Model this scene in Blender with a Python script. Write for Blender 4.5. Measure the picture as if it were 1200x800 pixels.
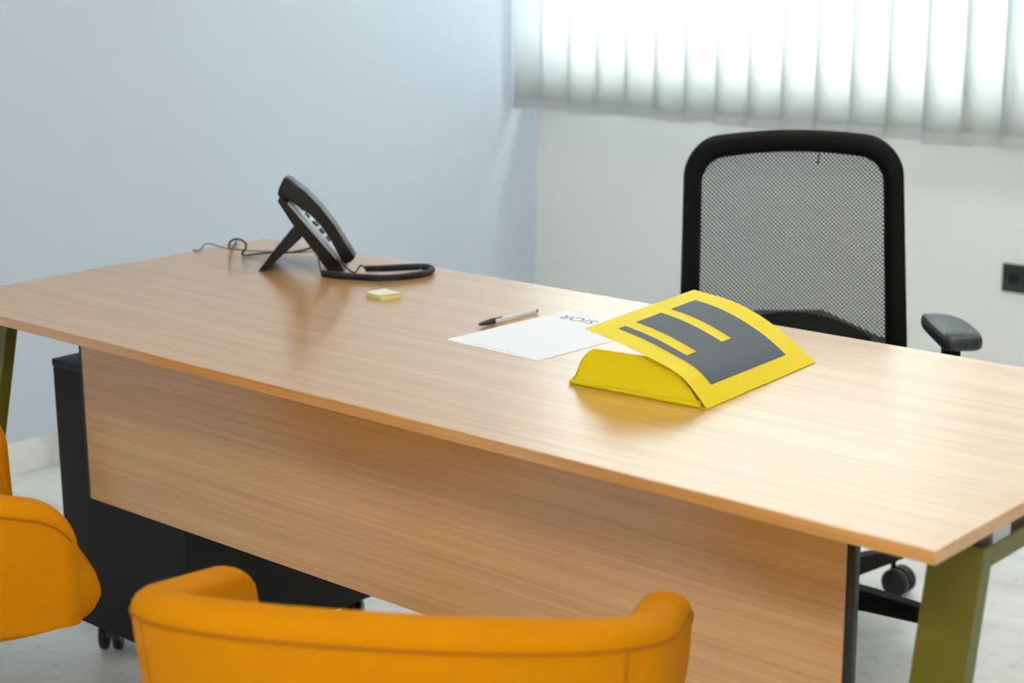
import bpy, bmesh, math, random
from mathutils import Vector, Matrix

# ------------------------------------------------------------------ scene, camera, world, lights
scene = bpy.context.scene
for o in list(bpy.data.objects):
    bpy.data.objects.remove(o, do_unlink=True)
col = scene.collection
random.seed(4)

cam_d = bpy.data.cameras.new('camera')
cam = bpy.data.objects.new('camera', cam_d)
col.objects.link(cam)
cam_d.sensor_width = 36.0
cam_d.lens = 36.0 * 2038.17 / 1200.0
cam_d.clip_start = 0.05
cam.matrix_world = Matrix(((0.7509, -0.1504, 0.6431, 0.8171),
                           (0.6604, 0.1817, -0.7286, -1.6050),
                           (-0.0072, 0.9718, 0.2357, 1.3911),
                           (0, 0, 0, 1)))
cam_d.dof.use_dof = True
cam_d.dof.focus_distance = 2.65
cam_d.dof.aperture_fstop = 4.2
scene.camera = cam

vs = scene.view_settings
scene.display_settings.display_device = 'sRGB'
vs.view_transform = 'Standard'
vs.look = 'None'
vs.gamma = 1.0
vs.use_curve_mapping = False
vs.exposure = 0.26

world = bpy.data.worlds.new('sky')
scene.world = world
world.use_nodes = True
wb = world.node_tree.nodes['Background']
wb.inputs[0].default_value = (0.80, 0.90, 1.0, 1)
wb.inputs[1].default_value = 1.0

WINDOW_LIGHT = 360.0      # daylight outside the window (W)
CEILING_FILL_EMIT = 16.0        # luminance of the added ceiling fill panels


def area_light(name, loc, rot, sx, sy, power, color):
    l = bpy.data.lights.new(name, 'AREA')
    l.shape = 'RECTANGLE'
    l.size, l.size_y = sx, sy
    l.energy = power
    l.color = color
    o = bpy.data.objects.new(name, l)
    col.objects.link(o)
    o.location = loc
    o.rotation_euler = rot
    return o


area_light('daylight_outside_window', (-2.2, 3.95, 2.40), (math.radians(-76), 0, 0), 2.6, 2.0, WINDOW_LIGHT, (0.93, 0.97, 1.0))

# ------------------------------------------------------------------ materials


def srgb(r, g, b):
    def f(c):
        c /= 255.0
        return c / 12.92 if c <= 0.04045 else ((c + 0.055) / 1.055) ** 2.4
    return (f(r), f(g), f(b), 1.0)


def mat(name, color, rough=0.5, metal=0.0, spec=0.5, bump=0.0, bscale=200.0, vary=0.0, vscale=6.0, sheen=0.0, coat=0.0):
    m = bpy.data.materials.new(name)
    m.use_nodes = True
    nt = m.node_tree
    b = nt.nodes['Principled BSDF']
    b.inputs['Base Color'].default_value = color
    b.inputs['Roughness'].default_value = rough
    b.inputs['Metallic'].default_value = metal
    b.inputs['Specular IOR Level'].default_value = spec
    if sheen:
        b.inputs['Sheen Weight'].default_value = sheen
    if coat:
        b.inputs['Coat Weight'].default_value = coat
    tc = nt.nodes.new('ShaderNodeTexCoord')
    if vary:
        n = nt.nodes.new('ShaderNodeTexNoise')
        n.inputs['Scale'].default_value = vscale
        n.inputs['Detail'].default_value = 4
        nt.links.new(tc.outputs['Object'], n.inputs['Vector'])
        r = nt.nodes.new('ShaderNodeValToRGB')
        r.color_ramp.elements[0].position = 0.3
        r.color_ramp.elements[1].position = 0.7
        r.color_ramp.elements[0].color = tuple(c * (1 - vary) for c in color[:3]) + (1,)
        r.color_ramp.elements[1].color = tuple(min(1, c * (1 + vary)) for c in color[:3]) + (1,)
        nt.links.new(n.outputs['Fac'], r.inputs['Fac'])
        nt.links.new(r.outputs['Color'], b.inputs['Base Color'])
    if bump:
        n2 = nt.nodes.new('ShaderNodeTexNoise')
        n2.inputs['Scale'].default_value = bscale
        n2.inputs['Detail'].default_value = 3
        nt.links.new(tc.outputs['Object'], n2.inputs['Vector'])
        bp = nt.nodes.new('ShaderNodeBump')
        bp.inputs['Strength'].default_value = bump
        bp.inputs['Distance'].default_value = 0.001
        nt.links.new(n2.outputs['Fac'], bp.inputs['Height'])
        nt.links.new(bp.outputs['Normal'], b.inputs['Normal'])
    return m


def wood_mat(name):
    m = bpy.data.materials.new(name)
    m.use_nodes = True
    nt = m.node_tree
    b = nt.nodes['Principled BSDF']
    tc = nt.nodes.new('ShaderNodeTexCoord')
    mp = nt.nodes.new('ShaderNodeMapping')
    mp.inputs['Scale'].default_value = (2.6, 200.0, 200.0)
    nt.links.new(tc.outputs['Object'], mp.inputs['Vector'])
    n1 = nt.nodes.new('ShaderNodeTexNoise')
    n1.inputs['Scale'].default_value = 1.0
    n1.inputs['Detail'].default_value = 5
    n1.inputs['Roughness'].default_value = 0.62
    nt.links.new(mp.outputs['Vector'], n1.inputs['Vector'])
    mp2 = nt.nodes.new('ShaderNodeMapping')
    mp2.inputs['Scale'].default_value = (0.8, 40.0, 40.0)
    nt.links.new(tc.outputs['Object'], mp2.inputs['Vector'])
    n2 = nt.nodes.new('ShaderNodeTexNoise')
    n2.inputs['Scale'].default_value = 1.0
    n2.inputs['Detail'].default_value = 3
    nt.links.new(mp2.outputs['Vector'], n2.inputs['Vector'])
    r1 = nt.nodes.new('ShaderNodeValToRGB')
    e = r1.color_ramp.elements
    e[0].position, e[0].color = 0.36, srgb(176, 121, 56)
    e[1].position, e[1].color = 0.62, srgb(216, 163, 94)
    nt.links.new(n1.outputs['Fac'], r1.inputs['Fac'])
    r2 = nt.nodes.new('ShaderNodeValToRGB')
    e = r2.color_ramp.elements
    e[0].position, e[0].color = 0.35, srgb(196, 142, 75)
    e[1].position, e[1].color = 0.65, srgb(212, 159, 92)
    nt.links.new(n2.outputs['Fac'], r2.inputs['Fac'])
    mx = nt.nodes.new('ShaderNodeMixRGB')
    mx.inputs['Fac'].default_value = 0.6
    nt.links.new(r1.outputs['Color'], mx.inputs['Color1'])
    nt.links.new(r2.outputs['Color'], mx.inputs['Color2'])
    nt.links.new(mx.outputs['Color'], b.inputs['Base Color'])
    b.inputs['Roughness'].default_value = 0.32
    b.inputs['Specular IOR Level'].default_value = 1.0
    b.inputs['Coat Weight'].default_value = 0.8
    b.inputs['Coat Roughness'].default_value = 0.2
    b.inputs['Coat IOR'].default_value = 1.6
    bp = nt.nodes.new('ShaderNodeBump')
    bp.inputs['Strength'].default_value = 0.08
    bp.inputs['Distance'].default_value = 0.0005
    nt.links.new(n1.outputs['Fac'], bp.inputs['Height'])
    nt.links.new(bp.outputs['Normal'], b.inputs['Normal'])
    return m


def marble_mat(name, rough):
    m = bpy.data.materials.new(name)
    m.use_nodes = True
    nt = m.node_tree
    b = nt.nodes['Principled BSDF']
    tc = nt.nodes.new('ShaderNodeTexCoord')
    n1 = nt.nodes.new('ShaderNodeTexNoise')
    n1.inputs['Scale'].default_value = 4.0
    n1.inputs['Detail'].default_value = 6
    n1.inputs['Distortion'].default_value = 1.2
    nt.links.new(tc.outputs['Object'], n1.inputs['Vector'])
    r = nt.nodes.new('ShaderNodeValToRGB')
    e = r.color_ramp.elements
    e[0].position, e[0].color = 0.30, srgb(214, 213, 207)
    e[1].position, e[1].color = 0.62, srgb(244, 244, 240)
    x = r.color_ramp.elements.new(0.45)
    x.color = srgb(235, 235, 230)
    nt.links.new(n1.outputs['Fac'], r.inputs['Fac'])
    n2 = nt.nodes.new('ShaderNodeTexNoise')
    n2.inputs['Scale'].default_value = 38.0
    n2.inputs['Detail'].default_value = 4
    nt.links.new(tc.outputs['Object'], n2.inputs['Vector'])
    r2 = nt.nodes.new('ShaderNodeValToRGB')
    r2.color_ramp.elements[0].position = 0.28
    r2.color_ramp.elements[0].color = (0.62, 0.62, 0.60, 1)
    r2.color_ramp.elements[1].position = 0.42
    r2.color_ramp.elements[1].color = (1, 1, 1, 1)
    nt.links.new(n2.outputs['Fac'], r2.inputs['Fac'])
    mx = nt.nodes.new('ShaderNodeMixRGB')
    mx.blend_type = 'MULTIPLY'
    mx.inputs['Fac'].default_value = 0.4
    nt.links.new(r.outputs['Color'], mx.inputs['Color1'])
    nt.links.new(r2.outputs['Color'], mx.inputs['Color2'])
    nt.links.new(mx.outputs['Color'], b.inputs['Base Color'])
    b.inputs['Roughness'].default_value = rough
    return m


def blind_mat(name):
    m = bpy.data.materials.new(name)
    m.use_nodes = True
    nt = m.node_tree
    nt.nodes.remove(nt.nodes['Principled BSDF'])
    out = nt.nodes['Material Output']
    d = nt.nodes.new('ShaderNodeBsdfDiffuse')
    t = nt.nodes.new('ShaderNodeBsdfTranslucent')
    d.inputs['Color'].default_value = (0.82, 0.83, 0.82, 1)
    t.inputs['Color'].default_value = (0.86, 0.88, 0.87, 1)
    mx = nt.nodes.new('ShaderNodeMixShader')
    mx.inputs['Fac'].default_value = 0.5
    nt.links.new(d.outputs[0], mx.inputs[1])
    nt.links.new(t.outputs[0], mx.inputs[2])
    nt.links.new(mx.outputs[0], out.inputs['Surface'])
    return m


def glass_mat(name):
    m = bpy.data.materials.new(name)
    m.use_nodes = True
    nt = m.node_tree
    nt.nodes.remove(nt.nodes['Principled BSDF'])
    out = nt.nodes['Material Output']
    t = nt.nodes.new('ShaderNodeBsdfTransparent')
    t.inputs['Color'].default_value = (0.93, 0.96, 0.95, 1)
    g = nt.nodes.new('ShaderNodeBsdfGlossy')
    g.inputs['Roughness'].default_value = 0.02
    mx = nt.nodes.new('ShaderNodeMixShader')
    mx.inputs['Fac'].default_value = 0.06
    nt.links.new(t.outputs[0], mx.inputs[1])
    nt.links.new(g.outputs[0], mx.inputs[2])
    nt.links.new(mx.outputs[0], out.inputs['Surface'])
    return m


def mesh_fabric_mat(name, pitch):
    """woven office-chair netting: diagonal strands with open holes between them"""
    m = bpy.data.materials.new(name)
    m.use_nodes = True
    nt = m.node_tree
    b = nt.nodes['Principled BSDF']
    out = nt.nodes['Material Output']
    b.inputs['Base Color'].default_value = (0.085, 0.088, 0.09, 1)
    b.inputs['Roughness'].default_value = 0.6
    uv = nt.nodes.new('ShaderNodeTexCoord')
    sep = nt.nodes.new('ShaderNodeSeparateXYZ')
    nt.links.new(uv.outputs['UV'], sep.inputs[0])
    k = 2 * math.pi / pitch

    def math_node(op, a, bb=None):
        n = nt.nodes.new('ShaderNodeMath')
        n.operation = op
        for i, v in enumerate((a, bb)):
            if v is None:
                continue
            if isinstance(v, (int, float)):
                n.inputs[i].default_value = v
            else:
                nt.links.new(v, n.inputs[i])
        return n.outputs[0]
    s1 = math_node('ADD', sep.outputs[0], sep.outputs[1])
    s2 = math_node('SUBTRACT', sep.outputs[0], sep.outputs[1])
    c1 = math_node('COSINE', math_node('MULTIPLY', s1, k))
    c2 = math_node('COSINE', math_node('MULTIPLY', s2, k))
    hole = math_node('GREATER_THAN', math_node('ADD', c1, math_node('MULTIPLY', c2, 0.75)), 0.30)
    tr = nt.nodes.new('ShaderNodeBsdfTransparent')
    mx = nt.nodes.new('ShaderNodeMixShader')
    nt.links.new(hole, mx.inputs['Fac'])
    nt.links.new(b.outputs[0], mx.inputs[1])
    nt.links.new(tr.outputs[0], mx.inputs[2])
    nt.links.new(mx.outputs[0], out.inputs['Surface'])
    return m


def emit_mat(name, color, strength):
    m = bpy.data.materials.new(name)
    m.use_nodes = True
    b = m.node_tree.nodes['Principled BSDF']
    b.inputs['Base Color'].default_value = (0.9, 0.9, 0.9, 1)
    b.inputs['Emission Color'].default_value = color
    b.inputs['Emission Strength'].default_value = strength
    return m


M = {
    'wall_blue': mat('pale_blue_grey_paint', srgb(208, 217, 229), 0.6, bump=0.05, bscale=300),
    'wall_white': mat('white_paint', srgb(245, 246, 243), 0.6, bump=0.05, bscale=300),
    'ceiling': mat('ceiling_paint', srgb(235, 235, 232), 0.8),
    'marble': marble_mat('marble_floor', 0.22),
    'wood': wood_mat('oak_laminate'),
    'olive': mat('olive_powder_coat', srgb(92, 90, 20), 0.34, bump=0.04, bscale=900),
    'black_metal': mat('black_powder_coat', srgb(30, 31, 29), 0.42, bump=0.03, bscale=700),
    'ped': mat('anthracite_steel', srgb(16, 16, 15), 0.55, spec=0.3, bump=0.03, bscale=700),
    'silver': mat('brushed_steel', srgb(190, 192, 192), 0.35, 0.9),
    'chrome': mat('dark_steel', srgb(120, 122, 124), 0.28, 0.9),
    'yellow': mat('yellow_upholstery', (0.58, 0.21, 0.0003, 1), 0.75, spec=0.06, bump=0.12, bscale=1200, vary=0.03, vscale=30),
    'yellow_seam': mat('yellow_thread', (0.38, 0.12, 0.001, 1), 0.7, spec=0.2),
    'black_plastic': mat('black_plastic', srgb(20, 20, 20), 0.38),
    'black_frame': mat('black_nylon', srgb(5, 5, 5), 0.6, spec=0.15, bump=0.04, bscale=900),
    'pad': mat('soft_black_rubber', srgb(38, 42, 46), 0.38, bump=0.05, bscale=900),
    'seat_fabric': mat('black_seat_fabric', srgb(24, 24, 25), 0.85, bump=0.2, bscale=900),
    'netting': mesh_fabric_mat('black_netting', 0.0084),
    'phone': mat('phone_black_plastic', srgb(8, 8, 8), 0.32, spec=0.35, bump=0.02, bscale=900),
    'phone_face': mat('phone_face_plastic', srgb(205, 212, 218), 0.35),
    'phone_grey': mat('phone_grey_buttons', srgb(36, 38, 40), 0.35),
    'screen': mat('phone_screen', srgb(88, 100, 100), 0.15),
    'cord': mat('black_cord_rubber', srgb(22, 22, 22), 0.4),
    'cable_grey': mat('grey_cable', srgb(92, 88, 86), 0.5),
    'folder': mat('yellow_card', (0.82, 0.64, 0.004, 1), 0.5, spec=0.2, vary=0.02, vscale=12),
    'folder_grey': mat('grey_print', srgb(86, 92, 99), 0.55, spec=0.25),
    'paper': mat('white_paper', srgb(242, 242, 245), 0.6),
    'ink': mat('grey_ink', srgb(104, 108, 112), 0.6),
    'ink_pale': mat('pale_grey_ink', srgb(205, 207, 210), 0.6),
    'note': mat('pale_yellow_paper', srgb(240, 238, 212), 0.65),
    'note_side': mat('yellow_paper_edges', srgb(228, 222, 150), 0.7),
    'pen_barrel': mat('clear_white_plastic', srgb(214, 218, 222), 0.18),
    'pen_cap': mat('pen_black_plastic', srgb(26, 26, 28), 0.3),
    'pen_end': mat('pen_end_plug', srgb(150, 112, 84), 0.5),
    'socket': mat('anthracite_socket', srgb(38, 42, 42), 0.35),
    'hole': mat('socket_hole', srgb(6, 6, 6), 0.6),
    'blind': blind_mat('white_blind_fabric'),
    'glass': glass_mat('window_glass'),
    'pvc': mat('white_window_frame', srgb(236, 237, 236), 0.4),
    'rubber': mat('caster_tread', srgb(30, 31, 33), 0.45),
    'fill_panel': emit_mat('fill_diffuser', (1.0, 0.985, 0.96, 1), CEILING_FILL_EMIT),
}

# ------------------------------------------------------------------ mesh helpers


def link(name, bm, m, parent=None, smooth=False, angle=None):
    bmesh.ops.recalc_face_normals(bm, faces=bm.faces)
    me = bpy.data.meshes.new(name)
    bm.to_mesh(me)
    bm.free()
    o = bpy.data.objects.new(name, me)
    col.objects.link(o)
    me.materials.append(M[m] if isinstance(m, str) else m)
    if smooth:
        for p in me.polygons:
            p.use_smooth = True
        if angle:
            me.set_sharp_from_angle(angle=math.radians(angle))
    if parent:
        o.parent = parent
    return o


def tag(o, label=None, cat=None, group=None, kind=None):
    if label:
        o['label'] = label
    if cat:
        o['category'] = cat
    if group:
        o['group'] = group
    if kind:
        o['kind'] = kind
    return o


def thing(name, label, cat, loc=(0, 0, 0), rz=0.0, group=None):
    o = bpy.data.objects.new(name, None)
    o.empty_display_size = 0.1
    col.objects.link(o)
    o.location = loc
    o.rotation_euler = (0, 0, rz)
    return tag(o, label, cat, group)


def struct(name, bm, m, parent=None, smooth=False):
    o = link(name, bm, m, parent, smooth)
    if not parent:
        o['kind'] = 'structure'
    return o


def bx(bm, x0, x1, y0, y1, z0, z1, bevel=0.0, segs=2, mtx=None):
    r = bmesh.ops.create_cube(bm, size=1.0)
    vs_ = r['verts']
    for v in vs_:
        v.co = Vector(((x0 + x1) / 2 + v.co.x * (x1 - x0), (y0 + y1) / 2 + v.co.y * (y1 - y0), (z0 + z1) / 2 + v.co.z * (z1 - z0)))
    if mtx:
        for v in vs_:
            v.co = mtx @ v.co
    if bevel:
        es = list({e for v in vs_ for e in v.link_edges})
        bmesh.ops.bevel(bm, geom=es, offset=bevel, segments=segs, profile=0.5, affect='EDGES')
    return bm


def box(name, x0, x1, y0, y1, z0, z1, m, parent=None, bevel=0.0, segs=2, mtx=None):
    bm = bx(bmesh.new(), x0, x1, y0, y1, z0, z1, bevel, segs, mtx)
    return link(name, bm, m, parent, smooth=bevel > 0, angle=40)


def prism(bm, poly, axis_o, eu, ev, ew, w0, w1, bevel=0.0, segs=2):
    """extrude a 2-D polygon (u,v) along ew from w0 to w1"""
    O = Vector(axis_o)
    eu, ev, ew = Vector(eu), Vector(ev), Vector(ew)
    a = [bm.verts.new(O + eu * u + ev * v + ew * w0) for u, v in poly]
    b = [bm.verts.new(O + eu * u + ev * v + ew * w1) for u, v in poly]
    n = len(poly)
    f1 = bm.faces.new(a)
    f2 = bm.faces.new(b[::-1])
    for i in range(n):
        bm.faces.new((a[i], b[i], b[(i + 1) % n], a[(i + 1) % n]))
    if bevel:
        es = list(f1.edges) + list(f2.edges)
        bmesh.ops.bevel(bm, geom=es, offset=bevel, segments=segs, profile=0.5, affect='EDGES')
    return bm


def catmull(pts, n=10, closed=False):
    P = [Vector(p) for p in pts]
    if closed:
        Q = [P[-1]] + P + [P[0], P[1]]
    else:
        Q = [2 * P[0] - P[1]] + P + [2 * P[-1] - P[-2]]
    out = []
    for i in range(1, len(Q) - 2):
        a, b, c, d = Q[i - 1:i + 3]
        for k in range(n):
            t = k / n
            out.append(0.5 * ((2 * b) + (-a + c) * t + (2 * a - 5 * b + 4 * c - d) * t * t + (-a + 3 * b - 3 * c + d) * t ** 3))
    if not closed:
        out.append(P[-1].copy())
    return out


def frames(path):
    fr = []
    up = Vector((0, 0, 1))
    t0 = (path[1] - path[0]).normalized()
    if abs(t0.dot(up)) > 0.95:
        up = Vector((1, 0, 0))
    nrm = (up - t0 * up.dot(t0)).normalized()
    for i in range(len(path)):
        a = path[max(0, i - 1)]
        b = path[min(len(path) - 1, i + 1)]
        t = (b - a).normalized()
        nrm = (nrm - t * nrm.dot(t))
        nrm.normalize()
        fr.append((t, nrm, t.cross(nrm)))
    return fr


def tube(bm, path, rad, segs=8, cap=True):
    path = [Vector(p) for p in path]
    fr = frames(path)
    rings = []
    for i, p in enumerate(path):
        r = rad[i] if isinstance(rad, (list, tuple)) else rad
        t, n, b = fr[i]
        rings.append([bm.verts.new(p + (n * math.cos(2 * math.pi * k / segs) + b * math.sin(2 * math.pi * k / segs)) * r) for k in range(segs)])
    for i in range(len(rings) - 1):
        for k in range(segs):
            bm.faces.new((rings[i][k], rings[i][(k + 1) % segs], rings[i + 1][(k + 1) % segs], rings[i + 1][k]))
    if cap:
        bm.faces.new(rings[0][::-1])
        bm.faces.new(rings[-1])
    return bm


def lathe(bm, prof, segs=24, mtx=None):
    """prof: list of (r, z) rotated about local z"""
    rings = []
    for r, z in prof:
        ring = []
        for k in range(segs):
            a = 2 * math.pi * k / segs
            v = Vector((r * math.cos(a), r * math.sin(a), z))
            ring.append(bm.verts.new(mtx @ v if mtx else v))
        rings.append(ring)
    for i in range(len(rings) - 1):
        for k in range(segs):
            bm.faces.new((rings[i][k], rings[i][(k + 1) % segs], rings[i + 1][(k + 1) % segs], rings[i + 1][k]))
    bm.faces.new(rings[0][::-1])
    bm.faces.new(rings[-1])
    return bm


def grid_sheet(bm, S, nu, nv, thick):
    """a sheet with thickness: S(u,v)->Vector for u,v in 0..1; offset along the surface normal"""
    P = [[S(i / nu, j / nv) for j in range(nv + 1)] for i in range(nu + 1)]

    def nrm(i, j):
        du = P[min(i + 1, nu)][j] - P[max(i - 1, 0)][j]
        dv = P[i][min(j + 1, nv)] - P[i][max(j - 1, 0)]
        return du.cross(dv).normalized()
    A = [[bm.verts.new(P[i][j]) for j in range(nv + 1)] for i in range(nu + 1)]
    B = [[bm.verts.new(P[i][j] + nrm(i, j) * thick) for j in range(nv + 1)] for i in range(nu + 1)]
    for i in range(nu):
        for j in range(nv):
            bm.faces.new((A[i][j], A[i + 1][j], A[i + 1][j + 1], A[i][j + 1]))
            bm.faces.new((B[i][j], B[i][j + 1], B[i + 1][j + 1], B[i + 1][j]))
    for i in range(nu):
        bm.faces.new((A[i][0], B[i][0], B[i + 1][0], A[i + 1][0]))
        bm.faces.new((A[i][nv], A[i + 1][nv], B[i + 1][nv], B[i][nv]))
    for j in range(nv):
        bm.faces.new((A[0][j], A[0][j + 1], B[0][j + 1], B[0][j]))
        bm.faces.new((A[nu][j], B[nu][j], B[nu][j + 1], A[nu][j + 1]))
    return bm


def copy_tree(o, parent=None):
    c = o.copy()
    col.objects.link(c)
    c.parent = parent
    for ch in o.children:
        copy_tree(ch, c)
    return c


# ------------------------------------------------------------------ the room
XL, XR, YF, YB, ZC = -3.006, 2.6, -3.3, 2.855, 2.75
WX0, WX1, WZ0, WZ1 = -2.93, 0.35, 0.93, 2.35      # window opening
struct('floor', bx(bmesh.new(), XL - .1, XR + .1, YF - .1, YB + .2, -0.06, 0.0), 'marble')
struct('ceiling', bx(bmesh.new(), XL - .1, XR + .1, YF - .1, YB + .2, ZC, ZC + .08), 'ceiling')
struct('wall_left', bx(bmesh.new(), XL - .1, XL, YF - .1, YB, 0, ZC), 'wall_blue')
struct('wall_right', bx(bmesh.new(), XR, XR + .1, YF - .1, YB, 0, ZC), 'wall_white')
struct('wall_front', bx(bmesh.new(), XL, XR, YF - .1, YF, 0, ZC), 'wall_white')
wb_ = bmesh.new()
bx(wb_, XL - .1, XR + .1, YB, YB + .2, 0, WZ0)
bx(wb_, XL - .1, XR + .1, YB, YB + .2, WZ1, ZC)
bx(wb_, XL - .1, WX0, YB, YB + .2, WZ0, WZ1)
bx(wb_, WX1, XR + .1, YB, YB + .2, WZ0, WZ1)
struct('wall_back', wb_, 'wall_white')
b = bmesh.new()
bx(b, XL, XL + .012, YF, YB - .001, 0.0, 0.085, 0.003)
struct('baseboard_left', b, 'marble')
b = bmesh.new()
bx(b, XL + .013, XR, YB - .012, YB, 0.0, 0.085, 0.003)
struct('baseboard_back', b, 'marble')

# window behind the blind
win = struct('window_1', bx(bmesh.new(), WX0, WX1, YB + .02, YB + .19, WZ0 - .02, WZ0 + 0.005, 0.003), 'pvc')
fb = bmesh.new()
for x0, x1, z0, z1 in ((WX0, WX1, WZ0, WZ0 + .06), (WX0, WX1, WZ1 - .06, WZ1), (WX0, WX0 + .06, WZ0, WZ1), (WX1 - .06, WX1, WZ0, WZ1), (-1.33, -1.25, WZ0, WZ1)):
    bx(fb, x0, x1, YB + .10, YB + .15, z0, z1, 0.004)
link('window_frame', fb, 'pvc', win)
for x0, x1 in ((WX0 + .06, -1.33), (-1.25, WX1 - .06)):
    box('window_pane', x0, x1, YB + .12, YB + .126, WZ0 + .06, WZ1 - .06, 'glass', win)

# vertical blind
blind = thing('vertical_blind', 'white vertical fabric blind hanging across the window behind the office chair', 'blind', (XL, 2.757, 0.0))
box('head_rail', 0.01, 3.45, -.02, .02, 2.42, 2.46, 'pvc', blind, 0.004)
PITCH, SW = 0.1153, 0.136


def slat_mesh():
    bm = bmesh.new()
    tilt = math.radians(14)

    def S(u, v):
        w = (u - 0.5) * SW
        bow = 0.006 * (1 - (2 * u - 1) ** 2)
        return Vector((w * math.cos(tilt) + bow * math.sin(tilt), w * math.sin(tilt) - bow * math.cos(tilt), 0.785 + v * (2.42 - 0.785)))
    grid_sheet(bm, S, 10, 6, 0.0004)
    me = bpy.data.meshes.new('slat')
    bmesh.ops.recalc_face_normals(bm, faces=bm.faces)
    bm.to_mesh(me)
    bm.free()
    me.materials.append(M['blind'])
    for p in me.polygons:
        p.use_smooth = True
    bm = bmesh.new()

    def H_(u, v):
        q = S(0.02 + 0.96 * u, 0)
        return Vector((q.x, q.y - 0.0012, 0.787 + v * 0.030))
    grid_sheet(bm, H_, 8, 1, 0.0006)
    me2 = bpy.data.meshes.new('hem_weight')
    bmesh.ops.recalc_face_normals(bm, faces=bm.faces)
    bm.to_mesh(me2)
    bm.free()
    me2.materials.append(M['blind'])
    return me, me2


sl_me, hem_me = slat_mesh()
for i in range(29):
    o = bpy.data.objects.new('slat', sl_me)
    col.objects.link(o)
    o.parent = blind
    o.location = (0.068 + i * PITCH, 0, 0.004 * math.sin(i * 2.3))
    o.rotation_euler = (0, 0, math.radians(random.uniform(-1.5, 1.5)))
    h = bpy.data.objects.new('hem_weight', hem_me)
    col.objects.link(h)
    h.parent = o

# unseen ceiling panels, added and placed to fill the room with light
k = 0
for x, y, where in ((-.5, 1.4, 'above the office chair end of the desk'), (-.4, -1.9, 'behind the yellow armchairs'), (.8, -1.9, 'in the near middle of the room'), (2.0, -1.9, 'in the near right corner of the room')):
    L = thing('ceiling_fill_light', 'unseen square white ceiling panel added as fill light ' + where, 'ceiling fill light', (x, y, ZC), 0, 'added ceiling fill panels')
    fbm = bmesh.new()
    for a in ((-.32, .32, -.32, -.30), (-.32, .32, .30, .32), (-.32, -.30, -.30, .30), (.30, .32, -.30, .30)):
        bx(fbm, a[0], a[1], a[2], a[3], -.03, 0.0)
    link('fill_frame', fbm, 'pvc', L)
    box('fill_diffuser', -.30, .30, -.30, .30, -.025, -.002, 'fill_panel', L)

# wall socket
sk = thing('wall_socket', 'black rectangular power socket plate on the white wall right of the office chair', 'socket', (-1.235, YB, 0.416))
pl = box('cover_plate', -.060, .060, -.009, 0, -.0395, .0395, 'socket', sk, 0.003)
for cx in (-.024, .024):
    bm = bmesh.new()
    lathe(bm, [(0.0165, 0.0), (0.0165, 0.0015), (0.013, 0.0015), (0.0125, 0.0005)], 20, Matrix.Translation((cx, -.0088, 0)) @ Matrix.Rotation(math.radians(90), 4, 'X'))
    so = link('socket_insert', bm, 'hole', sk, True, 30)
    bm = bmesh.new()
    for dz in (-.0095, 0, .0095):
        lathe(bm, [(0.0024, 0), (0.0024, 0.0012)], 10, Matrix.Translation((cx, -.0102, dz)) @ Matrix.Rotation(math.radians(90), 4, 'X'))
    link('contact_holes', bm, 'black_plastic', so)

# ------------------------------------------------------------------ the desk
DH = 0.735
TT = 0.718
desk = thing('office_desk', 'long oak laminate office desk with olive green steel legs', 'desk', (0, 0, 0))
box('tabletop', -2.0, 0.0, 0.0, 0.789, TT, DH, 'wood', desk, 0.0012, 1)
box('modesty_panel', -1.79, -.206, 0.170, 0.188, 0.358, TT - .001, 'wood', desk, 0.0008, 1)
for x0, x1 in ((-.206, -.193), (-1.800, -1.790)):
    br = box('panel_bracket', x0, x1, 0.171, 0.183, 0.358, TT - .001, 'black_metal', desk, 0.0015, 1)
    bm = bmesh.new()
    lathe(bm, [(0.0045, 0), (0.0045, 0.003), (0.003, 0.004)], 12, Matrix.Translation(((x1 if x0 > -1 else x0), 0.177, 0.695)) @ Matrix.Rotation(math.radians(90 if x0 > -1 else -90), 4, 'Y'))
    link('bolt', bm, 'black_metal', br, True, 30)
for y0 in (0.235, 0.52):
    box('crossbeam', -1.93, -.07, y0, y0 + .04, TT - .032, TT - .0005, 'black_metal', desk, 0.002)
RZ = 0.703
for side in (0, 1):
    x0, x1 = ((-.068, -.001), (-1.999, -1.932))[side]
    rp = [(.1427, RZ), (.1372, RZ - .026), (.789 - .1372, RZ - .026), (.789 - .1427, RZ)]
    link('side_rail', prism(bmesh.new(), rp, (0, 0, 0), (0, 1, 0), (0, 0, 1), (1, 0, 0), x0, x1, 0.0012, 1), 'olive', desk, True, 40)
    for end in (0, 1):
        poly = []
        for z, y in ((RZ, 0.118), (0.006, 0.118 - 0.216 * (RZ - 0.006)), (0.006, 0.118 - 0.216 * (RZ - 0.006) + .0245), (RZ, 0.1425)):
            poly.append((y if end == 0 else 0.789 - y, z))
        bm = prism(bmesh.new(), poly, (0, 0, 0), (0, 1, 0), (0, 0, 1), (1, 0, 0), x0, x1, 0.0012, 1)
        lg = link('leg', bm, 'olive', desk, True, 40)
        yc = poly[1][0] / 2 + poly[2][0] / 2
        box('foot_glide', x0 + .012, x1 - .012, yc - .010, yc + .010, 0.0, 0.0065, 'black_plastic', lg)
    for yc in (0.162, 0.627):
        box('spacer', x0 + .004, x1 - .0015, yc - .022, yc + .022, RZ - .0005, TT + .0002, 'silver', desk)
    for yc, hw in ((0.130, .0095), (0.222, .034), (.567, .034), (.659, .0095)):
        box('mounting_pad', x0 + .01, x1 - .006, yc - hw, yc + hw, RZ - .0005, TT + .0002, 'black_metal', desk)

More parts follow.
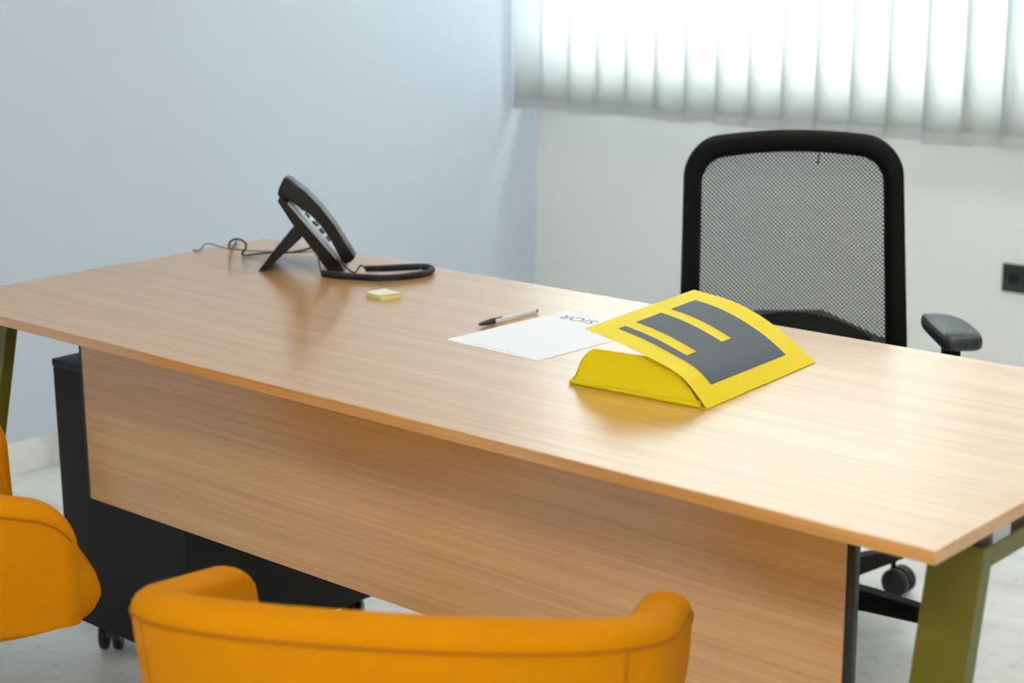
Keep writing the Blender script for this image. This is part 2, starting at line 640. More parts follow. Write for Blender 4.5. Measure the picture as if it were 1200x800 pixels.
# ------------------------------------------------------------------ drawer pedestal under the desk
ped = thing('drawer_pedestal', 'black metal drawer pedestal on casters standing under the left end of the desk', 'cabinet', (-1.741, 0.455, 0))
PX, PY0, PY1, PZ0, PZ1 = 0.1885, -.255, .235, .078, .596
pb = bmesh.new()
bx(pb, -PX, PX, PY0, PY1, PZ0, PZ1 - .016, 0.0015, 1)
link('body', pb, 'ped', ped, True, 40)
box('top_panel', -PX - .001, PX + .001, PY0 - .001, PY1 + .02, PZ1 - .015, PZ1, 'ped', ped, 0.002)
zs = (PZ0 + .006, .20, .33, PZ1 - .02)
for i in range(3):
    d = box('drawer', -PX + .002, PX - .002, PY1 + .001, PY1 + .02, zs[i] + .002, zs[i + 1] - .002, 'ped', ped, 0.003)
    box('handle', -.06, .06, PY1 + .02, PY1 + .032, zs[i + 1] - .03, zs[i + 1] - .02, 'black_plastic', d, 0.002)


def caster(parent, x, y, ang, r, top, m_wheel='black_plastic', w=0.016, plate=True):
    """twin-wheel caster: hood, stem and two wheels as sub-parts"""
    T = Matrix.Translation((x, y, 0)) @ Matrix.Rotation(ang, 4, 'Z')
    bm = bmesh.new()
    tube(bm, [T @ Vector((0, 0, r)), T @ Vector((0, 0, top))], 0.0055, 10)
    hood = []
    for k_ in range(9):
        a = math.radians(10 + k_ * 20)
        hood.append((0.014 + math.cos(a) * (r * 1.02), r + math.sin(a) * r * 1.02))
    hood = hood + [(0.014 + math.cos(math.radians(170)) * r * .55, r * 1.0), (0.014 + math.cos(math.radians(10)) * r * .55, r * 1.0)]
    prism(bm, hood, T @ Vector((0, 0, 0)), T.to_3x3() @ Vector((1, 0, 0)), (0, 0, 1), T.to_3x3() @ Vector((0, 1, 0)), -.004, .004)
    if plate:
        bx(bm, -.02, .02, -.02, .02, top - .004, top, 0, mtx=T)
    c = link('caster', bm, 'black_plastic', parent, True, 40)
    for s in (-1, 1):
        wm = bmesh.new()
        X = T @ Matrix.Translation((0.014, s * (w / 2 + .0055), r)) @ Matrix.Rotation(math.radians(90), 4, 'X')
        lathe(wm, [(r * .30, -w / 2 - .001), (r * .75, -w / 2), (r * .93, -w / 2 + .001), (r, -w / 2 + .004), (r, w / 2 - .004), (r * .93, w / 2 - .001), (r * .75, w / 2), (r * .30, w / 2 + .001)], 28, X)
        link('wheel', wm, m_wheel, c, True, 35)
    return c


for sx, sy, an in ((-.14, -.20, 2.3), (.14, -.20, 0.6), (-.14, .19, 1.1), (.14, .19, -.9)):
    caster(ped, sx, sy, an, 0.032, PZ0 + .001)

# ------------------------------------------------------------------ yellow tub chairs


def smoothstep(t):
    t = max(0.0, min(1.0, t))
    return t * t * (3 - 2 * t)


def make_tub_chair():
    root = thing('tub_armchair', 'x', 'armchair')
    a, fbk, f0, ff, n, zb, zf, conv = .264, -.256, -.095, .140, 2.25, .738, .628, .0
    half = []
    N = 26
    for i in range(N + 1):
        th = math.pi / 2 * i / N
        half.append((a * math.sin(th) ** (2 / n), f0 - (f0 - fbk) * max(0.0, math.cos(th)) ** (2 / n)))
    for i in range(1, 25):
        t = i / 24
        t = 1 - (1 - t) ** 1.7
        half.append((a - conv * t * t, f0 + (ff - f0) * t))
    path = [(-r, f) for r, f in half[::-1]] + half[1:]
    # even out the start of the curve, where the back is nearly flat
    m = len(path)
    ZB = .455
    FL = .155
    rings, seam = [], []
    for i, (r, f) in enumerate(path):
        p0 = path[max(0, i - 1)]
        p1 = path[min(m - 1, i + 1)]
        tx, ty = p1[0] - p0[0], p1[1] - p0[1]
        l = math.hypot(tx, ty)
        nx, ny = ty / l, -tx / l           # outward (path runs left-front > back > right-front)
        zt = zb - (zb - zf) * (f - fbk) / (ff - fbk)
        R = .058
        df = max(0.0, f - (ff - R))
        if f0 < f:
            zt -= R - math.sqrt(max(0.0, R * R - df * df))
        q = max(0.0, min(1.0, (f - (ff - .028)) / .028)) if f > f0 else 0.0
        ht = .029 * (0.25 + 0.75 * math.sqrt(max(0.0, 1 - q * q)))
        sec = []
        zc = zt - .022
        for j in range(9):                 # outer wall
            z = ZB + (zc - ZB) * j / 8
            bulge = .006 * math.sin(math.pi * j / 8)
            sec.append((ht - FL * (zc - z) + bulge, z))
        for j in range(1, 10):             # rolled top edge
            an = math.pi * j / 10
            sec.append((ht * math.cos(an), zc + .022 * math.sin(an) ** 0.85))
        for j in range(9):                 # inner wall
            z = zc + (ZB - zc) * j / 8
            sec.append((-ht - FL * (zc - z), z))
        rings.append([(r + nx * o_, f + ny * o_, z) for o_, z in sec])
        seam.append((r + nx * (ht + .0005), f + ny * (ht + .0005), zc - .001))
    bm = bmesh.new()
    V = [[bm.verts.new(c) for c in ring] for ring in rings]
    ns = len(V[0])
    for i in range(m - 1):
        for j in range(ns):
            bm.faces.new((V[i][j], V[i][(j + 1) % ns], V[i + 1][(j + 1) % ns], V[i + 1][j]))
    bm.faces.new(V[0][::-1])
    bm.faces.new(V[-1])
    shell = link('shell', bm, 'yellow', root, True, 60)
    bm = bmesh.new()
    tube(bm, [Vector(p) for p in seam[4:-4]], 0.0016, 6)
    link('seam', bm, 'yellow_seam', shell, True)
    for s in (1, -1):
        idx = min(range(m), key=lambda i: abs(path[i][0] - s * .232) + (9 if path[i][1] > f0 else 0))
        ln = [Vector(c) for c in rings[idx][:9]]
        bm = bmesh.new()
        tube(bm, ln, 0.0016, 6)
        link('seam', bm, 'yellow_seam', shell, True)
    # seat cushion: rounded block lofted over its plan outline
    plan = []
    for i in range(48):
        t = 2 * math.pi * i / 48
        cx, sy = math.cos(t), math.sin(t)
        plan.append((.213 * math.copysign(abs(cx) ** .55, cx), .0 + .206 * math.copysign(abs(sy) ** .6, sy)))
    levels = ((.70, .416), (.86, .417), (.965, .424), (1.0, .438), (.985, .452), (.93, .464), (.6, .474), (.2, .476))
    bm = bmesh.new()
    L_ = [[bm.verts.new((x * s_, y * s_, z)) for x, y in plan] for s_, z in levels]
    for i in range(len(L_) - 1):
        for j in range(48):
            bm.faces.new((L_[i][j], L_[i][(j + 1) % 48], L_[i + 1][(j + 1) % 48], L_[i + 1][j]))
    bm.faces.new(L_[0][::-1])
    bm.faces.new(L_[-1])
    link('seat_cushion', bm, 'yellow', root, True, 60)
    box('seat_pan', -.10, .10, -.11, .11, .392, .4165, 'black_metal', root, 0.004)
    bm = bmesh.new()
    lathe(bm, [(.034, .05), (.034, .07), (.024, .075), (.024, .37), (.05, .38), (.05, .394)], 24)
    link('column', bm, 'chrome', root, True, 40)
    for i in range(4):
        an = math.radians(45 + 90 * i)
        ca, sa = math.cos(an), math.sin(an)
        bm = bmesh.new()
        tube(bm, [(ca * .02, sa * .02, .062), (ca * .15, sa * .15, .045), (ca * .255, sa * .255, .016)], [.017, .014, .011], 12)
        lg = link('base_arm', bm, 'chrome', root, True, 40)
        bm = bmesh.new()
        lathe(bm, [(.012, 0.0), (.012, .012), (.008, .018)], 14, Matrix.Translation((ca * .245, sa * .245, 0)))
        link('foot_glide', bm, 'black_plastic', lg, True, 40)
    return root


ch1 = make_tub_chair()
ch1['label'] = 'yellow upholstered tub armchair at the bottom of the picture, seen from behind'
ch1['group'] = 'yellow visitor armchairs'
ch1.location = (-.4685, -.301, 0)
ch1.rotation_euler = (0, 0, math.radians(31.5))
ch2 = copy_tree(ch1)
ch2['label'] = 'yellow upholstered tub armchair cut off at the left edge, seen from its side'
ch2.location = (-1.4045, -.349, 0)
ch2.rotation_euler = (0, 0, math.radians(-22.9))

# ------------------------------------------------------------------ office chair
AZ = math.radians(41)
# local frame: +x to the sitter's left (right in the picture), -y is where the chair faces
oc = thing('office_chair', 'black mesh-back swivel office chair behind the desk', 'chair', (-.90, 1.19, 0), AZ)
# base
bm = bmesh.new()
lathe(bm, [(.030, .07), (.046, .075), (.046, .135), (.030, .145)], 24)
hub = link('base_hub', bm, 'black_frame', oc, True, 40)
for i in range(5):
    an = math.radians(12.5 - 41 + 72 * i)
    T = Matrix.Rotation(an, 4, 'Z')
    bm = bmesh.new()
    secs = [(0.03, .024, .086, .134), (.15, .021, .086, .124), (.30, .017, .078, .104), (.345, .013, .075, .094)]
    rr = []
    for x, w, z0, z1 in secs:
        rr.append([bm.verts.new(T @ Vector((x, y, z))) for y, z in ((-w, z0), (w, z0), (w, (z0 + z1) / 2 + .006), (w * .7, z1), (-w * .7, z1), (-w, (z0 + z1) / 2 + .006))])
    for a_, b_ in zip(rr, rr[1:]):
        for j in range(6):
            bm.faces.new((a_[j], a_[(j + 1) % 6], b_[(j + 1) % 6], b_[j]))
    bm.faces.new(rr[0][::-1])
    bm.faces.new(rr[-1])
    link('base_arm', bm, 'black_frame', oc, True, 40)
    p = T @ Vector((.328, 0, 0))
    caster(oc, p.x, p.y, (1.2, -AZ, 2.2, -1.0, 1.2)[i], 0.030, .080, 'rubber', 0.019, plate=False)
bm = bmesh.new()
lathe(bm, [(.026, .10), (.026, .26), (.020, .26), (.020, .40)], 24)
link('gas_column', bm, 'black_frame', oc, True, 40)
box('tilt_mechanism', -.08, .08, -.13, .12, .385, .43, 'black_frame', oc, 0.008)
# seat
plan = []
for i in range(48):
    t = 2 * math.pi * i / 48
    cx, sy = math.cos(t), math.sin(t)
    plan.append((.235 * math.copysign(abs(cx) ** .5, cx), -.02 + .225 * math.copysign(abs(sy) ** .5, sy)))
bm = bmesh.new()
lv = ((.92, .430), (.98, .440), (1.0, .458), (.99, .475), (.93, .488), (.7, .492), (.3, .488))
L_ = [[bm.verts.new((x * s_, y * s_, z)) for x, y in plan] for s_, z in lv]
for i in range(len(L_) - 1):
    for j in range(48):
        bm.faces.new((L_[i][j], L_[i][(j + 1) % 48], L_[i + 1][(j + 1) % 48], L_[i + 1][j]))
bm.faces.new(L_[0][::-1])
bm.faces.new(L_[-1])
link('seat', bm, 'seat_fabric', oc, True, 60)


# backrest, laid out in (x, z) and leaned back
def back_pt(x, z, d=0.0):
    lean = 0.16
    y = 0.195 + lean * (z - .50) - 0.05 * (x / .23) ** 2 + d
    return Vector((x, y, z))


def back_outline(hw_top, hw_bot, z0, z1, rad, crown, n=10):
    """rounded outline, counter-clockwise from bottom right; the top edge is crowned"""
    pts = []
    cs = ((hw_bot - rad * .5, z0 + rad * .5, rad * .5, -90), (hw_top - rad, z1 - crown - rad, rad, 0), (-(hw_top - rad), z1 - crown - rad, rad, 90), (-(hw_bot - rad * .5), z0 + rad * .5, rad * .5, 180))
    for ci, (cx, cz, r, a0) in enumerate(cs):
        for k_ in range(n + 1):
            an = math.radians(a0 + 90 * k_ / n)
            pts.append((cx + r * math.cos(an), cz + r * math.sin(an)))
        if ci == 1:
            for k_ in range(1, 16):
                t = k_ / 16
                x = (hw_top - rad) * (1 - 2 * t)
                pts.append((x, z1 - crown))
    out = []
    for x, z in pts:
        if z > (z0 + z1) / 2:
            z += crown * (1 - min(1, abs(x) / hw_top) ** 2) * smoothstep((z - (z1 - crown - rad)) / rad)
        out.append((x, z))
    return out


outer = back_outline(.2195, .2300, .475, .976, .070, .016)
inner = back_outline(.1810, .1875, .520, .932, .042, .014)
bm = bmesh.new()
n = len(outer)
prof = []
for (ox, oz), (ix, iz) in zip(outer, inner):
    ring = []
    for t, d in ((0.0, .000), (.06, -.010), (.25, -.016), (.75, -.014), (.94, -.008), (1.0, 0.0), (.94, .010), (.5, .018), (.06, .012)):
        ring.append(bm.verts.new(back_pt(ox + (ix - ox) * t, oz + (iz - oz) * t, d)))
    prof.append(ring)
for i in range(n):
    A_, B_ = prof[i], prof[(i + 1) % n]
    for j in range(9):
        bm.faces.new((A_[j], A_[(j + 1) % 9], B_[(j + 1) % 9], B_[j]))
back_frame = link('backrest_frame', bm, 'black_frame', oc, True, 50)
# netting
bm = bmesh.new()
NX, NZ = 16, 24
x0, z0, x1, z1 = -.196, .50, .196, .945
grid = [[bm.verts.new(back_pt(x0 + (x1 - x0) * i / NX, z0 + (z1 - z0) * j / NZ, -.001)) for j in range(NZ + 1)] for i in range(NX + 1)]
uvl = bm.loops.layers.uv.new('UVMap')
for i in range(NX):
    for j in range(NZ):
        f = bm.faces.new((grid[i][j], grid[i + 1][j], grid[i + 1][j + 1], grid[i][j + 1]))
        for lp in f.loops:
            lp[uvl].uv = (lp.vert.co.x, lp.vert.co.z)
link('back_netting', bm, 'netting', back_frame, True)
# lumbar plate behind the netting
poly = [(-.192, .505), (.192, .505), (.192, .562), (.176, .568), (.068, .615), (-.068, .615), (-.176, .568), (-.192, .562)]
bm = bmesh.new()
A_ = [bm.verts.new(back_pt(x, z, .004)) for x, z in poly]
B_ = [bm.verts.new(back_pt(x, z, .016)) for x, z in poly]
bm.faces.new(A_)
bm.faces.new(B_[::-1])
for i in range(8):
    bm.faces.new((A_[i], B_[i], B_[(i + 1) % 8], A_[(i + 1) % 8]))
lum = link('lumbar_plate', bm, 'black_frame', oc)
box('badge', -.012, .014, back_pt(0, .57).y - .006, back_pt(0, .57).y - .002, .566, .571, 'silver', lum)
bm = bmesh.new()
tube(bm, [back_pt(.060, .930, .012), back_pt(.059, .918, .013), back_pt(.057, .907, .012)], 0.0022, 8)
link('hanging_loop', bm, 'black_plastic', back_frame, True)
# spine bracket from the mechanism to the backrest
bm = bmesh.new()
tube(bm, catmull([(0, .08, .41), (0, .18, .415), (0, .235, .46), (0, .232, .56)], 6), 0.022, 12)
link('back_bracket', bm, 'black_frame', oc, True, 40)
# armrests
for s in (1, -1):
    pts = [(-.034, .100), (-.037, .060), (-.037, -.060), (-.034, -.090), (-.024, -.100), (.010, -.100), (.028, -.095), (.036, -.078), (.037, -.02), (.032, .05), (.020, .085), (.004, .101), (-.02, .104)]
    P2 = [(v.x, v.y) for v in catmull([(p[0] * s, p[1], 0) for p in pts], 4, closed=True)]
    bm = bmesh.new()
    # in the chair frame -y is forward
    X0, Y0 = s * .248, -.118
    lv = ((.90, .634), (.97, .638), (1.0, .646), (.985, .656), (.93, .661), (.6, .664))
    L_ = [[bm.verts.new((X0 + x * k_, Y0 + y * k_, z)) for x, y in P2] for k_, z in lv]
    nn = len(P2)
    for i in range(len(L_) - 1):
        for j in range(nn):
            bm.faces.new((L_[i][j], L_[i][(j + 1) % nn], L_[i + 1][(j + 1) % nn], L_[i + 1][j]))
    bm.faces.new(L_[0][::-1])
    bm.faces.new(L_[-1])
    pad = link('arm_pad', bm, 'pad', oc, True, 50)
    box('arm_post', X0 - .012, X0 + .012, Y0 - .03, Y0 + .03, .44, .636, 'black_frame', oc, 0.005)
    box('arm_support', min(s * .07, s * .26), max(s * .07, s * .26), Y0 - .03, Y0 + .03, .405, .43, 'black_frame', oc, 0.005)
    box('arm_elbow', X0 - .012, X0 + .012, Y0 - .03, Y0 + .03, .405, .46, 'black_frame', oc, 0.005)

# ------------------------------------------------------------------ telephone
# local frame: +x towards the user (right in the picture), -y towards the camera
ph = thing('desk_telephone', 'black desk telephone propped on its stand with handset in place', 'telephone', (-1.65, .585, DH), math.atan2(.6606, .7507))
EU, EV, EW = (1, 0, 0), (0, 0, 1), (0, -1, 0)
body_poly = [(-.040, .146), (-.0434, .138), (-.029, .1145), (-.0144, .0905), (.0043, .066), (.020, .0440), (.0354, .021), (.049, .0005), (.077, .0005), (.0790, .005), (.0745, .0125), (.016, .083), (-.017, .124), (-.034, .1440)]
bm = prism(bmesh.new(), body_poly, (0, 0, 0), EU, EV, EW, -.168, -.003, 0.002, 2)
body = link('body', bm, 'phone', ph, True, 30)
# face of the telephone: slightly raised panel with keys and a display
fu = Vector((.091, 0, -.112)).normalized()          # down the face
fn = Vector((.112, 0, .091)).normalized()           # out of the face
fo = Vector((-.017, 0, .124))


def face_box(name, s0, s1, w0, w1, h0, h1, m, parent, bevel=0.0008):
    """box on the telephone face: s down the face, w across it away from the camera"""
    bm_ = bmesh.new()
    r_ = bmesh.ops.create_cube(bm_, size=1.0)
    for v in r_['verts']:
        s = (s0 + s1) / 2 + v.co.x * (s1 - s0)
        w = (w0 + w1) / 2 + v.co.y * (w1 - w0)
        h = (h0 + h1) / 2 + v.co.z * (h1 - h0)
        v.co = fo + fu * s + fn * h + Vector((0, w, 0))
    bmesh.ops.bevel(bm_, geom=list(bm_.edges), offset=bevel, segments=2, profile=.5, affect='EDGES')
    return link(name, bm_, m, parent, True, 35)


face_box('face_plate', -.012, .128, .006, .166, -.001, .003, 'phone_face', ph)
face_box('display', .000, .036, .066, .160, .0025, .0045, 'screen', ph)
for r in range(4):
    for c in range(3):
        face_box('key', .050 + r * .018, .062 + r * .018, .066 + c * .022, .082 + c * .022, .0025, .0065, 'phone_grey', ph)
for r in range(4):
    face_box('key', .050 + r * .018, .058 + r * .018, .140, .158, .0025, .006, 'phone_grey', ph)
for r in range(5):
    face_box('key', .006 + r * .020, .018 + r * .020, .054, .062, .0025, .0065, 'phone', ph)
# handset: curved profile, deep earpiece and mouthpiece
hs = [(-.0430, .1500), (-.0409, .1616), (-.0310, .1815), (-.0255, .1838), (-.0175, .1805), (.0091, .1580), (.0373, .1283), (.0638, .0920), (.0838, .0575), (.1000, .0310), (.0995, .0265), (.0930, .0200), (.0810, .0157), (.0735, .0200), (.0700, .0330), (.0640, .0610), (.0455, .0920), (.0205, .1190), (-.006, .1370), (-.0290, .1400)]
bm = prism(bmesh.new(), hs, (0, 0, 0), EU, EV, EW, -.044, .0, 0.006, 3)
link('handset', bm, 'phone', ph, True, 35)
# stand
st = [(-.020, .082), (-.004, .094), (-.0023, .0644), (-.016, .052), (-.0377, .0330), (-.0734, .0002), (-.0881, .0002), (-.060, .036)]
bm = prism(bmesh.new(), st, (0, 0, 0), EU, EV, EW, -.130, -.020, 0.002, 2)
link('stand', bm, 'phone', ph, True, 35)
link('foot_pad', prism(bmesh.new(), [(.046, .0), (.079, .0), (.079, .003), (.046, .003)], (0, 0, 0), EU, EV, EW, -.160, -.010), 'black_plastic', ph)
RT = Matrix.Rotation(-math.atan2(.6606, .7507), 4, 'Z') @ Matrix.Translation((1.65, -.585, -DH))   # world to phone


def W(pts):
    return [RT @ Vector(p) for p in pts]


# coiled handset cord lying in a loop on the desk
zc_ = DH + .0072
loop = W([(-1.592, .584, zc_), (-1.553, .590, zc_), (-1.5145, .602, zc_), (-1.470, .624, zc_), (-1.445, .662, zc_), (-1.441, .708, zc_), (-1.458, .742, zc_), (-1.486, .752, zc_), (-1.506, .722, zc_ + .001), (-1.526, .676, zc_ + .003), (-1.545, .650, zc_ + .004)])
cl = catmull(loop, 60)
ln = [0.0]
for a_, b_ in zip(cl, cl[1:]):
    ln.append(ln[-1] + (b_ - a_).length)
turns = ln[-1] / 0.0037
fr = frames(cl)
hel = []
steps = int(turns * 10)
j = 0
for k_ in range(steps + 1):
    s = ln[-1] * k_ / steps
    while j < len(ln) - 2 and ln[j + 1] < s:
        j += 1
    t = (s - ln[j]) / max(1e-9, ln[j + 1] - ln[j])
    c_ = cl[j].lerp(cl[j + 1], t)
    an = 2 * math.pi * turns * k_ / steps
    hel.append(c_ + (fr[j][1] * math.cos(an) + fr[j][2] * math.sin(an)) * 0.0054)
bm = bmesh.new()
tube(bm, hel, 0.0017, 5)
link('coiled_cord', bm, 'cord', ph, True)
bm = bmesh.new()
tube(bm, catmull(W([(-1.545, .650, zc_ + .004), (-1.557, .652, zc_ + .009), (-1.564, .650, DH + .010), (-1.566, .644, DH + .003), (-1.572, .640, DH + .004), (-1.580, .634, DH + .012), (-1.588, .628, DH + .022)]), 8), 0.0016, 6)
link('cord_end', bm, 'cord', ph, True)
bm = bmesh.new()
tube(bm, catmull(W([(-1.622, .600, DH + .060), (-1.621, .600, DH + .034), (-1.614, .597, DH + .014), (-1.601, .590, DH + .004), (-1.590, .585, DH + .007)]), 8), 0.0014, 6)
link('cord_end', bm, 'cord', ph, True)
# line cable and thin power cable running off behind the stand
bm = bmesh.new()
tube(bm, catmull(W([(-1.700, .690, DH + .050), (-1.745, .690, DH + .022), (-1.790, .676, DH + .010), (-1.8257, .659, DH + .008), (-1.849, .6385, DH + .005), (-1.8675, .6225, DH + .003), (-1.8690, .6215, DH + .009), (-1.8641, .6252, DH + .017), (-1.8638, .6255, DH + .027), (-1.870, .620, DH + .034), (-1.8789, .6121, DH + .036), (-1.887, .606, DH + .031), (-1.900, .612, DH + .020), (-1.930, .640, DH + .006), (-1.975, .690, DH + .003), (-1.992, .705, DH + .0023), (-2.004, .716, DH + .0023)]), 8), 0.0021, 8)
link('line_cable', bm, 'cord', ph, True)
bm = bmesh.new()
tube(bm, catmull(W([(-1.690, .700, DH + .055), (-1.730, .708, DH + .020), (-1.790, .705, DH + .006), (-1.8523, .682, DH + .004), (-1.8758, .6613, DH + .005), (-1.8952, .6442, DH + .007), (-1.9212, .6214, DH + .011), (-1.934, .6101, DH + .016), (-1.9455, .600, DH + .0205), (-1.9534, .593, DH + .019), (-1.960, .590, DH + .010), (-1.975, .592, DH + .003), (-1.993, .598, DH + .0016), (-2.004, .602, DH + .0016)]), 8), 0.0013, 6)
link('power_cable', bm, 'cable_grey', ph, True)

# ------------------------------------------------------------------ sticky note pad
np_ = thing('sticky_note_pad', 'small pale yellow pad of sticky notes lying in front of the telephone', 'note pad', (-1.374, .530, DH), math.radians(-12))
box('note_stack', -.0255, .0255, -.0215, .0215, 0.0, .0078, 'note_side', np_, 0.0005, 1)
bm = bmesh.new()


def top_sheet(u, v):
    x = -.0255 + .051 * u
    y = -.0215 + .043 * v
    return Vector((x, y, .0080 + .0012 * max(0, u - .6) ** 2 * 6))


grid_sheet(bm, top_sheet, 10, 2, 0.0003)
link('top_note', bm, 'note', np_, True, 30)

# ------------------------------------------------------------------ sheet of paper
pa = thing('paper_sheet', 'white printed sheet of paper lying flat on the desk beside the yellow folder', 'paper', (-1.063, .363, DH), math.radians(-3.0))
box('sheet', 0, .2045, 0, .2900, 0.0002, .0006, 'paper', pa)


def text_mesh(name, body_, size, loc, rz, m, parent):
    cu = bpy.data.curves.new(name, 'FONT')
    cu.body = body_
    cu.size = size
    cu.extrude = 0.00002
    cu.align_x = 'LEFT'
    o = bpy.data.objects.new(name + '_tmp', cu)
    col.objects.link(o)
    bpy.context.view_layer.update()
    dg = bpy.context.evaluated_depsgraph_get()
    me = bpy.data.meshes.new_from_object(o.evaluated_get(dg))
    bpy.data.objects.remove(o, do_unlink=True)
    me.materials.clear()
    me.materials.append(M[m])
    ob = bpy.data.objects.new(name, me)
    col.objects.link(ob)
    ob.parent = parent
    ob.location = loc
    ob.rotation_euler = (0, 0, rz)
    return ob


text_mesh('printed_heading', 'SIOR', 0.036, (.100, .262, .00072), math.pi, 'ink', pa)
bm = bmesh.new()
for a0, a1 in ((.050, .078), (.082, .092), (.096, .122), (.126, .150)):
    bx(bm, a0, a1, .0095, .0115, .0006, .00068)
link('printed_footer', bm, 'ink_pale', pa)

# ------------------------------------------------------------------ ballpoint pen
pv = Vector((-1.0755 + 1.0785, .604 - .460, 0))
pen = thing('ballpoint_pen', 'clear barrelled ballpoint pen with black cap lying along the paper edge', 'pen', (-1.0785, .460, DH), math.atan2(pv.y, pv.x))
PR = .0041


def lathe_x(bm_, prof_, z, segs=12):
    return lathe(bm_, [(r, x) for x, r in prof_], segs, Matrix.Translation((0, 0, z)) @ Matrix.Rotation(math.radians(90), 4, 'Y'))


bm = lathe_x(bmesh.new(), [(.035, PR * .92), (.140, PR * .92)], PR + .0003, 6)
link('barrel', bm, 'pen_barrel', pen)
bm = lathe_x(bmesh.new(), [(.0, .0012), (.003, .0026), (.012, .0040), (.030, .0052), (.036, .0054), (.0365, .0042)], PR + .0013, 16)
cap = link('cap', bm, 'pen_cap', pen, True, 40)
bm = bmesh.new()
bx(bm, .026, .056, -.0014, .0014, PR + .0042, PR + .0056, .0005)
link('clip', bm, 'pen_cap', cap)
bm = lathe_x(bmesh.new(), [(.1395, PR * .85), (.1445, PR * .85), (.146, PR * .55)], PR + .0003, 12)
link('end_plug', bm, 'pen_end', pen, True, 40)

# ------------------------------------------------------------------ yellow folder
fd = thing('document_folder', 'bright yellow card folder with bold grey emblem, its cover springing open', 'folder', (0, 0, 0))
FR = [(-.504, .7365), (-.546, .7736), (-.598, .7912), (-.654, .8055), (-.7206, .8171)]
BK = [(-.5275, .7365), (-.604, .7826), (-.676, .8084), (-.7543, .8179)]


def arclen_curve(pts):
    c = catmull([(x, z, 0) for x, z in pts], 16)
    s = [0.0]
    for a_, b_ in zip(c, c[1:]):
        s.append(s[-1] + (b_ - a_).length)

    def g(u):
        d = u * s[-1]
        for i in range(len(s) - 1):
            if s[i + 1] >= d:
                t = (d - s[i]) / (s[i + 1] - s[i])
                return c[i].lerp(c[i + 1], t)
        return c[-1]
    return g


gF, gB = arclen_curve(FR), arclen_curve(BK)


def cover(s, t, off=0.0):
    p = gF(s).lerp(gB(s), t)
    return Vector((p.x, .296 + .317 * t, p.y + off))


def cover_n(s, t):
    e = 0.01
    du = cover(min(1, s + e), t) - cover(max(0, s - e), t)
    dv = cover(s, min(1, t + e)) - cover(s, max(0, t - e))
    nn_ = du.cross(dv).normalized()
    return nn_ if nn_.z > 0 else -nn_


bm = bmesh.new()
grid_sheet(bm, lambda u, v: cover(u, v) - cover_n(u, v) * .0007, 28, 8, -.0007)
link('cover', bm, 'folder', fd, True, 40)
# grey emblem printed on the cover
bm = bmesh.new()
svals = [.125 + (.39 - .125) * i / 10 for i in range(11)] + [.39 + (.867 - .39) * i / 18 for i in range(1, 19)]
tvals = [.140, .172, .203, .2475, .292, .33, .37, .41, .45, .49, .521, .565, .609, .65, .70, .75, .80, .843]
vv = {}


def gv(i, j):
    if (i, j) not in vv:
        s, t = svals[i], tvals[j]
        vv[(i, j)] = bm.verts.new(cover(s, t) + cover_n(s, t) * .00035)
    return vv[(i, j)]


for i in range(len(svals) - 1):
    for j in range(len(tvals) - 1):
        tm = (tvals[j] + tvals[j + 1]) / 2
        sm_ = (svals[i] + svals[i + 1]) / 2
        if sm_ > .39 and (.203 < tm < .292 or .521 < tm < .609):
            continue
        bm.faces.new((gv(i, j), gv(i + 1, j), gv(i + 1, j + 1), gv(i, j + 1)))
em = link('emblem', bm, 'folder_grey', fd, True)
em['label'] = 'bold slate grey E shaped emblem'
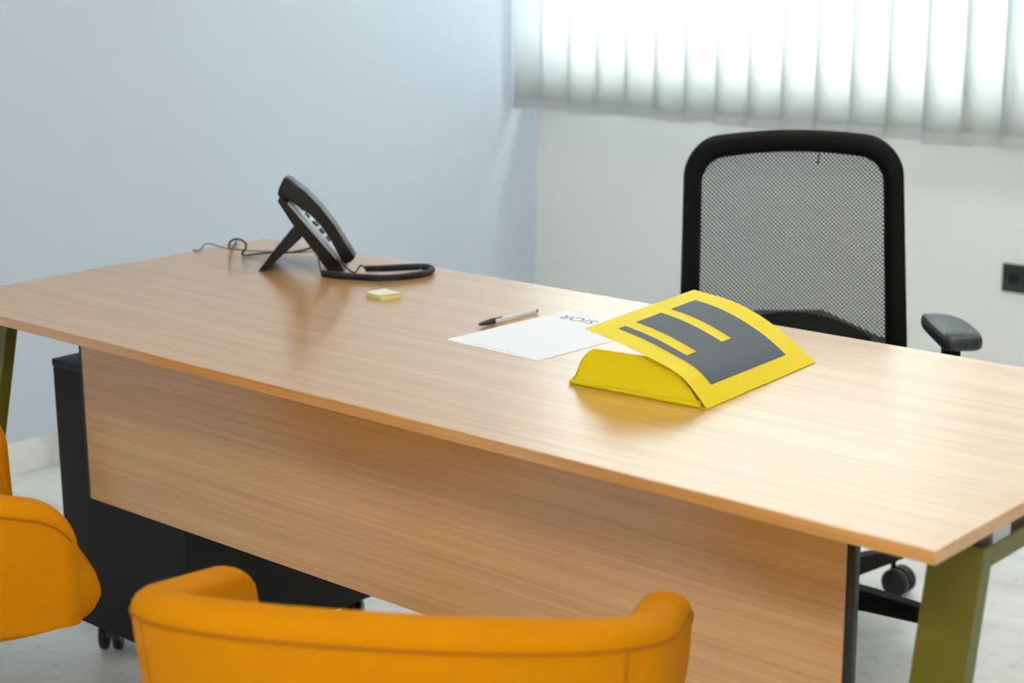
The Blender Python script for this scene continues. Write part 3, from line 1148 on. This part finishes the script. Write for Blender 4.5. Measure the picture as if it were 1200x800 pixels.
# base panel, raised gusset along the front, flaps
bm = bmesh.new()
q = [(-.7365, .2815), (-.5040, .2955), (-.5275, .6135), (-.7600, .6000)]
A_ = [bm.verts.new((x, y, DH + .0004)) for x, y in q]
B_ = [bm.verts.new((x, y, DH + .0012)) for x, y in q]
bm.faces.new(A_)
bm.faces.new(B_[::-1])
for i in range(4):
    bm.faces.new((A_[i], B_[i], B_[(i + 1) % 4], A_[(i + 1) % 4]))
link('base_panel', bm, 'folder', fd)
bm = bmesh.new()
grid_sheet(bm, lambda u, v: Vector((-.7365 + .2225 * u, .2815 + .0130 * u - .0015 * math.sin(math.pi * v), DH + .0008 + .0058 * v)), 6, 4, .0006)
link('gusset', bm, 'folder', fd, True, 50)


def flap_sheet(y_at, lean, top, x0, x1):
    def S(u, v):
        # profile of the upper edge: rounded shoulders
        e = min(u / .13, (1 - u) / .40, 1.0)
        h = top * (0.10 + 0.90 * math.sqrt(max(0.0, 1 - (1 - e) ** 2)) if e < 1 else 1.0)
        h *= 1.0 + 0.09 * u
        z = DH + .0064 + h * v
        xx = x0 + (x1 - x0) * u
        y = y_at(u) + lean * (z - DH)
        t = max(0.0, min(1.0, (y - .296) / .317))
        lim = min((cover(i / 60, t) for i in range(61)), key=lambda c: abs(c.x - xx)).z - .005
        z = DH + .0064 + min(h, max(.002, lim - DH - .0064)) * v
        x = x0 + (x1 - x0) * (u if v == 0 else u * (1 - .0) + 0.0) + .006 * v * (1 - 2 * u)
        return Vector((x, y_at(u) + lean * (z - DH) + .004 * math.sin(math.pi * v), z))
    return S


bm = bmesh.new()
grid_sheet(bm, flap_sheet(lambda u: .2815 + .0130 * u, .35, .0465, -.7365, -.516), 40, 8, .0006)
link('flap', bm, 'folder', fd, True, 50)
bm = bmesh.new()
grid_sheet(bm, flap_sheet(lambda u: .6000 + .0125 * u, -.40, .044, -.757, -.545), 40, 8, .0006)
link('flap', bm, 'folder', fd, True, 50)
# loose white sheet curling up inside the folder
bm = bmesh.new()


def inner_sheet(u, v):
    s = 0.06 + .34 * max(0.0, 1 - u * 2.2)
    y = .318 + .272 * v
    if u < .32:
        t = (y - .296) / .317
        p = cover(.30 * (1 - u / .32) + .055, t)
        return Vector((p.x - .006, y, p.z - .007 + .0015))
    k_ = (u - .32) / .68
    p = cover(.055, (y - .296) / .317)
    return Vector((p.x - .006 - k_ * .165, y, max(DH + .0018, p.z - .0055 - .0035 * min(1, k_ * 6))))


grid_sheet(bm, inner_sheet, 30, 4, .0003)
sh = link('loose_sheet', bm, 'paper', None, True, 50)
tag(sh, 'white sheet of paper tucked inside the half-open yellow folder', 'paper')
